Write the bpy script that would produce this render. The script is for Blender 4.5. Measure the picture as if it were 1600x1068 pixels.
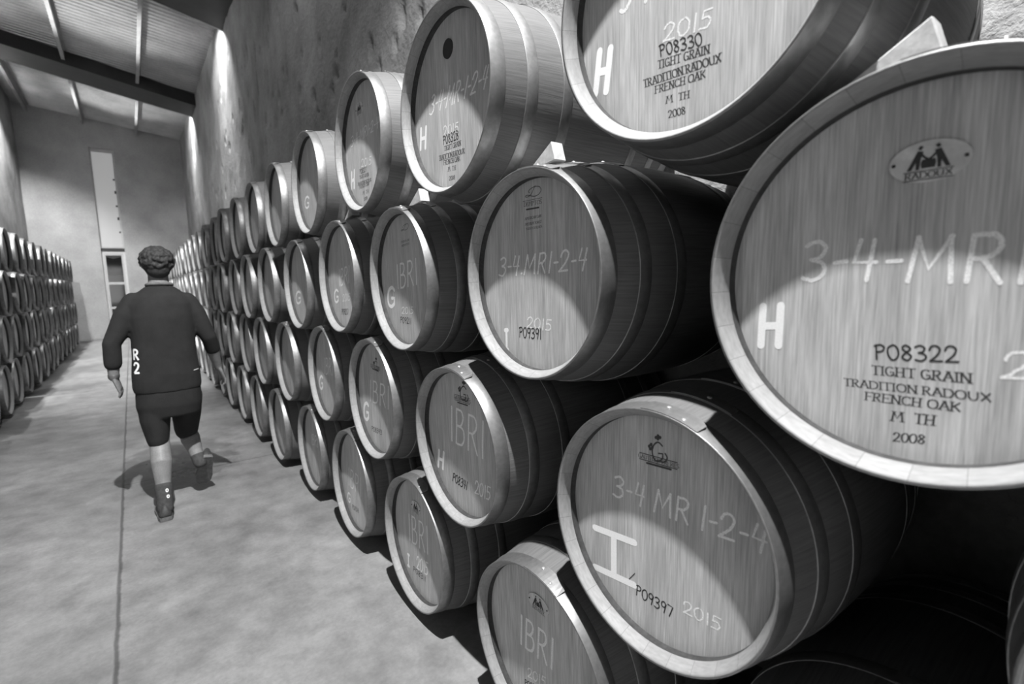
import bpy, bmesh, math, random
from math import sin, cos, pi, radians, atan2, hypot, sqrt
from mathutils import Vector, Matrix
from mathutils.bvhtree import BVHTree

for o in list(bpy.data.objects): bpy.data.objects.remove(o)
C = bpy.context.scene.collection
SC = bpy.context.scene
random.seed(7)

# ------------------------------------------------------------------ camera
cam = bpy.data.cameras.new('camera'); camo = bpy.data.objects.new('camera', cam); C.objects.link(camo)
cam.sensor_width = 36.0; cam.lens = 778.122/1600*36.0; cam.clip_start = 0.02
R_ = Vector((0.79527265, -0.60575398, -0.0245669)); U_ = Vector((0.09159949, 0.08000283, 0.99257699)); F_ = Vector((0.59929204, 0.79161965, -0.11911082))
m = Matrix((R_, U_, -F_)).transposed().to_4x4(); m.translation = Vector((-0.89393, -0.23907, 1.50392))
camo.matrix_world = m
cam.dof.use_dof = True; cam.dof.focus_distance = 1.75; cam.dof.aperture_fstop = 2.6
SC.camera = camo

# ------------------------------------------------------------------ world, lamps, exposure
w = bpy.data.worlds.new('world'); SC.world = w; w.use_nodes = True
w.node_tree.nodes['Background'].inputs[0].default_value = (1, 1, 1, 1)
w.node_tree.nodes['Background'].inputs[1].default_value = 0.08
SC.view_settings.view_transform = 'Standard'; SC.view_settings.look = 'None'
SC.view_settings.exposure = 0.0; SC.view_settings.gamma = 1.0; SC.view_settings.use_curve_mapping = False

def spot(name, loc, target, watts, angle, blend, size):
    l = bpy.data.lights.new(name, 'SPOT'); l.energy = watts; l.spot_size = radians(angle); l.spot_blend = blend
    l.shadow_soft_size = size
    o = bpy.data.objects.new(name, l); C.objects.link(o); o.location = loc
    o.rotation_euler = (Vector(target)-Vector(loc)).to_track_quat('-Z', 'Y').to_euler(); return o
def area(name, loc, target, watts, sx, sy):
    l = bpy.data.lights.new(name, 'AREA'); l.energy = watts; l.shape = 'RECTANGLE'; l.size = sx; l.size_y = sy
    o = bpy.data.objects.new(name, l); C.objects.link(o); o.location = loc
    o.rotation_euler = (Vector(target)-Vector(loc)).to_track_quat('-Z', 'Y').to_euler(); return o
# ceiling lamp over the aisle near the viewer, the one that draws the bright discs on the barrel heads
spot('aisle_lamp', (-0.77, -0.25, 6.3), (-0.55, 0.9, 0), 3500, 108, 0.75, 0.05)
# wall washers tucked up behind the two roof beams, along both side walls
for y in (11.06, 16.92):
    spot('wall_washer', (0.14, y, 6.55), (4.4, y+2.0, 0), 230, 108, 0.5, 0.04)
    spot('wall_grazer', (0.60, y+.1, 6.5), (0.86, y+.7, 2.0), 650, 62, 1.0, 0.04)
    spot('wall_washer', (-2.62, y, 6.93), (-4.2, y+1.6, 0), 1700, 108, 0.5, 0.04)
spot('wall_washer', (0.14, 4.9, 6.5), (4.4, 6.0, 0), 110, 108, 0.6, 0.04)
spot('wall_washer', (-2.5, 4.9, 6.9), (-2.35, 13, 1.0), 4600, 64, 0.8, 0.06)  # added lamp, aimed along the left stack to brighten its flanks
# added unseen narrow spots that brighten the aisle floor
for y in (6.4, 8.8, 11.2, 13.6, 16.0, 18.4):
    spot('added_floor_spot', (-1.1, y, 6.55), (-1.1, y, 0), 720, 30, 1.0, 0.06)
# added unseen spots above the left stack, brightening the corrugated roof
for y in (13.4, 18.6):
    spot('added_roof_spot', (-2.75, y, 2.75), (-0.75, y-.5, 6.8), 3000, 40, 1.0, 0.08)
# added soft fill behind the viewer, lifting the dark gaps between barrels
area('added_fill', (-2.2, -3.4, 2.0), (0.1, 0.8, 1.2), 27, 2.0, 2.6)

# ------------------------------------------------------------------ materials
def mat(name, base=.5, rough=.6, metal=0.0):
    m = bpy.data.materials.new(name); m.use_nodes = True
    b = m.node_tree.nodes['Principled BSDF']
    b.inputs['Base Color'].default_value = (base, base, base, 1); b.inputs['Roughness'].default_value = rough
    b.inputs['Metallic'].default_value = metal; b.inputs['Specular IOR Level'].default_value = .35
    return m, m.node_tree, b
class N:
    """small node builder"""
    def __init__(s, nt): s.nt = nt
    def n(s, t, **kw):
        x = s.nt.nodes.new(t)
        for k, v in kw.items(): setattr(x, k, v)
        return x
    def lk(s, a, b): s.nt.links.new(a, b)
    def put(s, v, sock):
        if isinstance(v, (int, float)): sock.default_value = v
        elif isinstance(v, tuple): sock.default_value = v
        else: s.lk(v, sock)
    def m(s, op, a, b=0.0, c=0.0):
        x = s.n('ShaderNodeMath', operation=op); s.put(a, x.inputs[0]); s.put(b, x.inputs[1])
        if len(x.inputs) > 2: s.put(c, x.inputs[2])
        return x.outputs[0]
    def remap(s, v, a, b, c, d):
        x = s.n('ShaderNodeMapRange'); s.put(v, x.inputs[0])
        for i, q in enumerate((a, b, c, d)): x.inputs[i+1].default_value = q
        return x.outputs[0]
    def uv(s):
        x = s.n('ShaderNodeUVMap'); sp = s.n('ShaderNodeSeparateXYZ'); s.lk(x.outputs[0], sp.inputs[0]); return sp.outputs[0], sp.outputs[1]
    def obj(s):
        x = s.n('ShaderNodeTexCoord'); return x.outputs['Object']
    def xyz(s, a, b, c):
        x = s.n('ShaderNodeCombineXYZ'); s.put(a, x.inputs[0]); s.put(b, x.inputs[1]); s.put(c, x.inputs[2]); return x.outputs[0]
    def mapv(s, v, sc):
        x = s.n('ShaderNodeMapping'); s.lk(v, x.inputs[0]); x.inputs['Scale'].default_value = sc; return x.outputs[0]
    def noise(s, v, scale, detail=4, rough=.55):
        x = s.n('ShaderNodeTexNoise'); s.lk(v, x.inputs['Vector']); x.inputs['Scale'].default_value = scale
        x.inputs['Detail'].default_value = detail; x.inputs['Roughness'].default_value = rough; return x.outputs[0]
    def white(s, v):
        x = s.n('ShaderNodeTexWhiteNoise', noise_dimensions='1D'); s.put(v, x.inputs['W']); return x.outputs[0]
    def rnd(s): return s.n('ShaderNodeObjectInfo').outputs['Random']
    def bump(s, h, strength, dist, bsdf):
        x = s.n('ShaderNodeBump'); s.put(h, x.inputs['Height']); x.inputs['Strength'].default_value = strength
        x.inputs['Distance'].default_value = dist; s.lk(x.outputs[0], bsdf.inputs['Normal'])
    def grey(s, v, bsdf):
        x = s.n('ShaderNodeCombineColor'); [s.put(v, x.inputs[i]) for i in range(3)]; s.lk(x.outputs[0], bsdf.inputs['Base Color'])

def wood_head():
    m, nt, b = mat('head_oak', .4, .62); g = N(nt); u, v = g.uv(); r = g.rnd()
    t = g.m('ADD', g.m('DIVIDE', u, .088), g.m('MULTIPLY', r, 7.3))
    idx = g.m('FLOOR', t); fr = g.m('FRACT', t)
    tone = g.remap(g.white(g.m('ADD', idx, g.m('MULTIPLY', r, 91.0))), 0, 1, .90, 1.07)
    jn = g.m('MINIMUM', fr, g.m('SUBTRACT', 1.0, fr)); joint = g.remap(jn, 0.0, .010, .78, 1.0)
    rr = g.m('MULTIPLY', g.m('ADD', idx, r), 17.0)
    gr = g.remap(g.noise(g.xyz(g.m('MULTIPLY', u, 260.0), g.m('MULTIPLY', v, 9.0), rr), 1.0, 5, .6), .25, .75, .64, 1.28)
    bl = g.remap(g.noise(g.xyz(g.m('MULTIPLY', u, 22.0), g.m('MULTIPLY', v, 4.0), rr), 1.0, 3, .5), .3, .7, .86, 1.1)
    c = g.m('MULTIPLY', g.m('MULTIPLY', g.m('MULTIPLY', tone, joint), g.m('MULTIPLY', gr, bl)), .50)
    g.grey(c, b); g.bump(g.m('MULTIPLY', gr, joint), .25, .002, b); return m
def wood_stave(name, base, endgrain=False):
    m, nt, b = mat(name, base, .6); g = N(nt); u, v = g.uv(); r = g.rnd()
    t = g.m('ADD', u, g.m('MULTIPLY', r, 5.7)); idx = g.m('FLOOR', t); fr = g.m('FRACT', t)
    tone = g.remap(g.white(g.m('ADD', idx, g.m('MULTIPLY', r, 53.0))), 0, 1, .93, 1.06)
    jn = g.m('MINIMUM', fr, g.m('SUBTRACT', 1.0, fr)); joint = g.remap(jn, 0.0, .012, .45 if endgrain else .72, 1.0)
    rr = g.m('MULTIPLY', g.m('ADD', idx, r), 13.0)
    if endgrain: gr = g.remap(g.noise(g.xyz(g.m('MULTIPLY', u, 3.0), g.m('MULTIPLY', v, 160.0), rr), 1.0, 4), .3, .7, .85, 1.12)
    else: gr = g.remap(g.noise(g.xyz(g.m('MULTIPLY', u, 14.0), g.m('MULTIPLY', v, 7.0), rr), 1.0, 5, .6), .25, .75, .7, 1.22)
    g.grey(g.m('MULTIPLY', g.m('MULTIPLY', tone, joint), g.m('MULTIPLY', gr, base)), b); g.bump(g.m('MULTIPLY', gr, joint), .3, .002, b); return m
def steel_hoop():
    m, nt, b = mat('galvanised_steel', .42, .46, .8); g = N(nt); o = g.obj()
    n1 = g.noise(g.mapv(o, (9, 9, 9)), 1.0, 5, .6); n2 = g.noise(g.mapv(o, (70, 70, 70)), 1.0, 2)
    g.grey(g.m('MULTIPLY', g.remap(n1, .3, .7, .20, .32), g.remap(n2, .3, .7, .9, 1.1)), b)
    g.put(g.remap(n1, .3, .7, .55, .38), b.inputs['Roughness']); return m
def mottled(name, lo, hi, scale, rough=.8, fine=60, bump=.3, dist=.01, metal=0.0):
    m, nt, b = mat(name, (lo+hi)/2, rough, metal); g = N(nt); o = g.obj()
    n1 = g.noise(g.mapv(o, (scale,)*3), 1.0, 6, .6); n2 = g.noise(g.mapv(o, (fine,)*3), 1.0, 4, .6)
    g.grey(g.m('MULTIPLY', g.remap(n1, .3, .7, lo, hi), g.remap(n2, .25, .75, .85, 1.15)), b)
    g.bump(g.m('ADD', n1, g.m('MULTIPLY', n2, .35)), bump, dist, b); return m
def floor_mat():
    m, nt, b = mat('polished_concrete', .17, .55); g = N(nt); o = g.obj()
    sp = g.n('ShaderNodeSeparateXYZ'); g.lk(o, sp.inputs[0]); X, Y = sp.outputs[0], sp.outputs[1]
    n1 = g.noise(g.mapv(o, (.9, .7, 1)), 1.0, 8, .62); n2 = g.noise(g.mapv(o, (6, 6, 6)), 1.0, 6, .65); n3 = g.noise(g.mapv(o, (55, 55, 55)), 1.0, 3, .6)
    base = g.m('MULTIPLY', g.remap(n1, .3, .7, .135, .295), g.m('MULTIPLY', g.remap(n2, .3, .7, .74, 1.2), g.remap(n3, .3, .7, .92, 1.08)))
    # control joints sawn in the slab
    j1 = g.remap(g.m('ABSOLUTE', g.m('ADD', X, g.m('ADD', 1.08, g.m('MULTIPLY', g.m('SUBTRACT', n2, .5), .02)))), .004, .012, .45, 1.0)
    j2 = g.m('MAXIMUM', g.remap(g.m('ABSOLUTE', g.m('SUBTRACT', Y, 4.6)), .004, .014, .6, 1.0), g.m('LESS_THAN', X, -1.08))
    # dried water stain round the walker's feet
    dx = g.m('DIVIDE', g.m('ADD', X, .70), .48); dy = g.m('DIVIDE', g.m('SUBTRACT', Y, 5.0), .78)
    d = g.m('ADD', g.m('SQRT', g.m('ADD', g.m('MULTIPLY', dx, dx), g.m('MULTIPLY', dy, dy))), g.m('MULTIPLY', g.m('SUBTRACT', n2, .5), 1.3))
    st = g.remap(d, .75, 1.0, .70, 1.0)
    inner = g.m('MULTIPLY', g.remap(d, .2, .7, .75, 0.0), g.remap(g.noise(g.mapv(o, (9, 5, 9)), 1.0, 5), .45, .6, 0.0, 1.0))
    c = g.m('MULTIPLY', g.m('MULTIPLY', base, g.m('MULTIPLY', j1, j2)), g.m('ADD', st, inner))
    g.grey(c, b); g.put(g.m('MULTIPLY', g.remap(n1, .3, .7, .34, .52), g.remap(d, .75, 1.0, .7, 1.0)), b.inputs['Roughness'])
    g.bump(g.m('MULTIPLY', g.m('ADD', n2, g.m('MULTIPLY', n3, .3)), g.m('MULTIPLY', j1, j2)), .12, .01, b); return m
def rough_line(name, base, lo):
    m, nt, b = mat(name, base, .85); g = N(nt); n = g.noise(g.mapv(g.obj(), (330,)*3), 1.0, 3, .7)
    g.grey(g.m('MULTIPLY', base, g.remap(n, .38, .6, lo, 1.0)), b); return m

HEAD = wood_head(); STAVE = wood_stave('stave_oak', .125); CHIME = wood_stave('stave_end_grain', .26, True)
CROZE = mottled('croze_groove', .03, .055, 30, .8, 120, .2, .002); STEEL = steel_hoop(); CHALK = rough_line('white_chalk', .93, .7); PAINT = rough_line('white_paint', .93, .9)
MARKER = rough_line('black_marker', .025, .9); STAMP = rough_line('stamp_ink', .05, .75); BRAND = rough_line('burnt_brand', .075, .7)
PLATE = mottled('pale_plate', .5, .6, 40, .5); PLUG, _, _ = mat('black_plug', .03, .7)
RIVET, _, _ = mat('rivet_steel', .55, .35, .6)
FLOOR = floor_mat()
WALL = mottled('rough_plaster', .16, .36, 1.1, .9, 26, .9, .03); BACK = mottled('back_wall_concrete', .30, .42, 1.3, .9, 30, .5, .02)
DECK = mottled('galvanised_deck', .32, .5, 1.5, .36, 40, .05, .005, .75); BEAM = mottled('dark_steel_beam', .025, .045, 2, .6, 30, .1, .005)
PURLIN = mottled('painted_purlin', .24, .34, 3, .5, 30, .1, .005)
WEDGE = mottled('pale_pine', .38, .55, 14, .7, 90, .3, .004)

# ------------------------------------------------------------------ mesh helpers
def link(name, me, m=None, parent=None):
    o = bpy.data.objects.new(name, me); C.objects.link(o)
    if m is not None: me.materials.append(m)
    if parent is not None: o.parent = parent
    return o
def obj(name, bm, m, parent=None, smooth=False):
    me = bpy.data.meshes.new(name); bm.to_mesh(me); bm.free()
    if smooth:
        for p in me.polygons: p.use_smooth = True
    return link(name, me, m, parent)
def tag(o, label=None, cat=None, group=None, kind=None):
    for k, v in (('label', label), ('category', cat), ('group', group), ('kind', kind)):
        if v: o[k] = v
    return o
def empty(name, loc=(0, 0, 0)):
    o = bpy.data.objects.new(name, None); C.objects.link(o); o.location = loc; o.empty_display_size = .1; return o
def box(bm, x0, x1, y0, y1, z0, z1):
    v = [bm.verts.new(p) for p in ((x0, y0, z0), (x1, y0, z0), (x1, y1, z0), (x0, y1, z0), (x0, y0, z1), (x1, y0, z1), (x1, y1, z1), (x0, y1, z1))]
    for f in ((3, 2, 1, 0), (4, 5, 6, 7), (0, 1, 5, 4), (1, 2, 6, 5), (2, 3, 7, 6), (3, 0, 4, 7)): bm.faces.new([v[i] for i in f])
    return v
def bevel(bm, w, seg=2):
    bmesh.ops.bevel(bm, geom=bm.edges[:], offset=w, segments=seg, affect='EDGES', profile=.5)
def prism(bm, pts, d):
    """extrude a closed 3D outline by the vector d"""
    d = Vector(d); a = [bm.verts.new(p) for p in pts]; b = [bm.verts.new(Vector(p)+d) for p in pts]
    bm.faces.new(a[::-1]); bm.faces.new(b); n = len(a)
    for i in range(n): bm.faces.new((a[i], a[(i+1) % n], b[(i+1) % n], b[i]))
    bmesh.ops.recalc_face_normals(bm, faces=bm.faces[:])

# ------------------------------------------------------------------ the hall
XW, XL, YB = 0.905, -3.2, 20.8          # right wall, left wall, back wall
ROOF_S = -0.125                         # the roof falls towards the right wall
def roof_z(x): return 6.575 + ROOF_S*(x+0.3)   # underside of the purlins
def structure(o): o['kind'] = 'structure'; return o

bm = bmesh.new(); box(bm, XL-.3, XW+.3, -8, YB+.3, -.2, 0); structure(obj('floor', bm, FLOOR))

PITS = [(6.19,4.64,.07,.13),(6.78,5.06,.05,.08),(6.93,4.96,.04,.09),(7.73,4.48,.04,.10),(7.33,4.26,.04,.13),(6.75,4.12,.05,.13),(7.2,4.04,.04,.10),(6.2,3.79,.05,.09),(5.65,3.58,.05,.08),(3.56,3.37,.03,.06),(3.43,3.52,.045,.10),(4.03,3.52,.03,.10),(4.92,3.6,.05,.06),(8.07,3.59,.05,.10),(7.46,3.75,.03,.10),(9.77,4.22,.05,.10),(13.3,5.5,.05,.09),(10.99,5.75,.03,.16),(10.49,5.48,.03,.15),(12.26,6.1,.04,.06),(11.1,5.42,.03,.10),(5.06,3.47,.04,.08),(5.36,4.03,.03,.07),(7.6,4.9,.05,.10),(8.4,4.6,.03,.14),(8.8,4.3,.03,.15),(9.1,4.75,.035,.16),(8.6,4.95,.03,.13),(9.4,5.15,.03,.14),(9.9,4.7,.035,.12)]
rp = random.Random(3)
PITS += [(rp.uniform(7.2, 10.2), rp.uniform(3.5, 5.4), rp.uniform(.02, .04), rp.uniform(.05, .14)) for _ in range(26)]
PITS += [(rp.uniform(10.5, 20), rp.uniform(2.6, 6.0), rp.uniform(.03, .06), rp.uniform(.05, .10)) for _ in range(60)]
PITS += [(rp.uniform(2.0, 8), rp.uniform(2.6, 5.6), rp.uniform(.02, .04), rp.uniform(.03, .06)) for _ in range(22)]
def side_wall(name, x, sgn, y0, y1, z1, step, pits, seed):
    """plastered wall with real hollows; sgn = +1 when the room lies at smaller x"""
    from mathutils import noise
    ny = int((y1-y0)/step); nz = int(z1/step)
    H = {}
    for (py, pz, a, b) in pits:
        for j in range(int((py-2*a-y0)/step)-1, int((py+2*a-y0)/step)+2):
            for k in range(int((pz-2*b)/step)-1, int((pz+2*b)/step)+2):
                if not (0 <= j <= ny and 0 <= k <= nz): continue
                q = hypot((y0+j*step-py)/a, (k*step-pz)/b)
                if q < 1.25: H[j, k] = max(H.get((j, k), 0), .055*(1-(q/1.25)**3))
    vs = []
    for j in range(ny+1):
        for k in range(nz+1):
            y = y0+j*step; z = k*step
            h = .020*noise.noise((y*.8, z*.8, seed)) + .012*noise.noise((y*3.1, z*2.0, seed+3)) + .005*noise.noise((y*11, z*8, seed+9))
            vs.append((x + sgn*(h+H.get((j, k), 0)+.012), y, z))
    fs = []
    for j in range(ny):
        for k in range(nz):
            a = j*(nz+1)+k; q = (a, a+1, a+nz+2, a+nz+1); fs.append(q if sgn > 0 else q[::-1])
    # a back face so that the wall has thickness
    n = len(vs); X2 = x+sgn*.35
    vs += [(X2, y0, 0), (X2, y1, 0), (X2, y1, z1), (X2, y0, z1)]
    c00, c10, c11, c01 = 0, ny*(nz+1), ny*(nz+1)+nz, nz
    for f in ((n, n+1, n+2, n+3), (c01, c11, n+2, n+3), (c00, c01, n+3, n), (c10, n+1, n+2, c11), (c00, n, n+1, c10)): fs.append(f)
    me = bpy.data.meshes.new(name); me.from_pydata(vs, [], fs)
    for p in me.polygons: p.use_smooth = len(p.vertices) == 4 and p.area < .01
    return structure(link(name, me, WALL))
side_wall('wall_right', XW, 1, -1.6, YB, 7.2, .04, PITS, 1.0)
side_wall('wall_left', XL, -1, 1.5, YB, 7.5, .09, [], 5.0)

# back wall with the tall slot for window and door
SX0, SX1, SZ = -1.545, -0.93, 6.06
bm = bmesh.new()
for a in ((XL-.3, SX0, 0, 7.6), (SX1, XW+.3, 0, 7.6), (SX0, SX1, SZ, 7.6)):
    box(bm, a[0], a[1], YB, YB+.35, a[2], a[3])
structure(obj('wall_back', bm, BACK))

# roof: corrugated deck, purlins along the hall, wide beams across it
bm = bmesh.new()
prof = []; y = 2.0
while y < YB+.3:
    prof += [(y, 0), (y+.055, 0), (y+.075, .042), (y+.13, .042)]; y += .15
x0, x1 = XL-.25, XW+.25
rows = []
for x in (x0, x1):
    rows.append([bm.verts.new((x, yy, roof_z(x)+.21+zz)) for yy, zz in prof])
    rows.append([bm.verts.new((x, yy, roof_z(x)+.225+zz)) for yy, zz in prof])
for i in range(len(prof)-1):
    bm.faces.new((rows[0][i], rows[0][i+1], rows[2][i+1], rows[2][i])); bm.faces.new((rows[1][i], rows[3][i], rows[3][i+1], rows[1][i+1]))
structure(obj('ceiling', bm, DECK))
def purlin(x, label):
    bm = bmesh.new(); z = roof_z(x); w_, t = .055, .008
    # a Z section: bottom flange, web, top flange
    box(bm, x-w_, x+.01, 2.0, YB, z, z+t); box(bm, x-.005, x+.005, 2.0, YB, z+t, z+.2); box(bm, x-.01, x+w_, 2.0, YB, z+.2, z+.2+t)
    box(bm, x-w_, x-w_+t, 2.0, YB, z+t, z+.03)
    tag(obj('roof_purlin', bm, PURLIN), label, 'purlin', 'roof purlins')
purlin(-2.86, 'pale steel roof purlin, leftmost of those under the corrugated ceiling')
purlin(-1.61, 'pale steel roof purlin left of the middle of the ceiling')
purlin(-0.28, 'pale steel roof purlin right of the middle, above the slot window')
def beam(ya, yb, label):
    b = empty('roof_beam', (XL, ya, roof_z(XL)-.1))
    def at(x, z): return z
    bm = bmesh.new()
    def slab(y0, y1, d0, d1):
        v = []
        for x in (XL-.02, XW+.1):
            z = roof_z(x)
            v.append([bm.verts.new((x-XL, yy-ya+(x-XW)*.17, z+dd-(roof_z(XL)-.1))) for yy, dd in ((y0, d0), (y1, d0), (y1, d1), (y0, d1))])
        for i in range(4): bm.faces.new((v[0][i], v[0][(i+1) % 4], v[1][(i+1) % 4], v[1][i]))
        bm.faces.new(v[0][::-1]); bm.faces.new(v[1])
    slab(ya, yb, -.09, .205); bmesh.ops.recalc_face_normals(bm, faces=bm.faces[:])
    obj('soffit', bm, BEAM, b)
    bm = bmesh.new(); slab(yb, yb+.03, -.10, -.04); bmesh.ops.recalc_face_normals(bm, faces=bm.faces[:])
    fl = obj('edge_angle', bm, PURLIN, b); fl['label'] = 'pale steel edge of the beam'
    return tag(b, label, 'beam', 'roof beams')
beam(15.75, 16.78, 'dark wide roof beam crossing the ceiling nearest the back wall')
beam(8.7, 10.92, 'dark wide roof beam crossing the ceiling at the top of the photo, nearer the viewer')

# window above, glazed door below
FRAME = mottled('window_frame_metal', .40, .5, 6, .5, 40, .05, .004)
def glass_mat():
    m = bpy.data.materials.new('dusty_glass'); m.use_nodes = True; nt = m.node_tree; nt.nodes.clear(); g = N(nt)
    out = g.n('ShaderNodeOutputMaterial'); t = g.n('ShaderNodeBsdfTransparent'); d = g.n('ShaderNodeBsdfGlossy'); d.inputs['Roughness'].default_value = .05
    mx = g.n('ShaderNodeMixShader'); mx.inputs[0].default_value = .06; t.inputs[0].default_value = (.97, .97, .97, 1)
    g.lk(t.outputs[0], mx.inputs[1]); g.lk(d.outputs[0], mx.inputs[2]); g.lk(mx.outputs[0], out.inputs[0]); return m
GLASS = glass_mat()
ZD = 2.93
wn = structure(empty('window_1', (SX0, YB+.1, ZD)))
W_ = SX1-SX0
def fbox(name, parent, parts, m):
    bm = bmesh.new()
    for q in parts: box(bm, *q)
    return obj(name, bm, m, parent)
fbox('window_frame', wn, [(0, .035, 0, .06, 0, SZ-ZD), (W_-.05, W_, 0, .06, 0, SZ-ZD), (.035, W_-.05, 0, .06, 0, .05), (.035, W_-.05, 0, .06, SZ-ZD-.10, SZ-ZD)], FRAME)
FROST = bpy.data.materials.new('frosted_pane'); FROST.use_nodes = True; b_ = FROST.node_tree.nodes['Principled BSDF']
b_.inputs['Base Color'].default_value = (.3, .3, .3, 1); b_.inputs['Roughness'].default_value = .5
b_.inputs['Emission Color'].default_value = (1, 1, 1, 1); b_.inputs['Emission Strength'].default_value = .23      # daylight through the frosted pane
fbox('pane', wn, [(.035, W_-.05, .025, .035, .05, SZ-ZD-.10)], FROST)
fbox('transom_bar', wn, [(0, W_, -.03, .08, -.10, 0)], BEAM)
bm = bmesh.new()
for a in range(5): box(bm, W_-.09-.008*a % .02, W_-.05, -.0, .02, .5+a*.42, .5+a*.42+.05+.04*(a % 2))
obj('frame_clip', bm, BEAM, wn)
dr = structure(empty('door_1', (SX0, YB+.1, 0)))
HD = ZD-.10
dl = fbox('door_frame', dr, [(0, .05, -.01, .07, 0, HD), (W_-.06, W_, -.01, .07, 0, HD), (.05, W_-.06, -.01, .07, HD-.07, HD)], PLATE)
leaf = fbox('door_leaf', dr, [(.05, .10, 0, .05, 0, HD-.07), (W_-.11, W_-.06, 0, .05, 0, HD-.07), (.10, W_-.11, 0, .05, HD-.13, HD-.07), (.10, W_-.11, 0, .05, 1.75, 1.83), (.10, W_-.11, 0, .05, 0, .45), (.10, W_-.11, 0, .05, .95, 1.02)], FRAME)
fbox('pane', dr, [(.10, W_-.11, .02, .03, .45, HD-.13)], GLASS)
bm = bmesh.new(); box(bm, W_-.105, W_-.085, -.05, 0, 1.0, 1.14); bevel(bm, .004); obj('door_handle', bm, STEEL, dr)
# what shows through the glass: pale yard, a post, a low wall, dark slope behind
YARD = mottled('pale_yard', .5, .65, 1, .9); DARKG = mottled('dark_hedge', .06, .12, 2, .9)
bm = bmesh.new(); box(bm, -14, 12, YB+.35, YB+30, -.4, -.05); structure(obj('ground', bm, YARD))
bm = bmesh.new(); box(bm, -2.3, -2.1, YB+4.0, YB+4.2, -.06, 3.0); bevel(bm, .01); tag(obj('yard_post', bm, PLATE), 'pale upright post standing outside behind the glazed door', 'post')
bm = bmesh.new(); box(bm, -7, 4, YB+7, YB+7.4, -.06, 2.2); bevel(bm, .02); tag(obj('yard_wall', bm, YARD), 'low pale wall outside seen through the glazed door', 'wall')
bm = bmesh.new(); bmesh.ops.create_grid(bm, x_segments=40, y_segments=6, size=1)
rh = random.Random(5)
for v in bm.verts:
    v.co = Vector((v.co.x*11-2, YB+11+v.co.y*2.2, 3.3*max(0, 1-(v.co.y)**2)**.5+rh.uniform(-.2, .2)-.1))
tag(obj('hedge', bm, DARKG, None, True), 'dark hedge outside behind the low yard wall', 'hedge')

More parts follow.
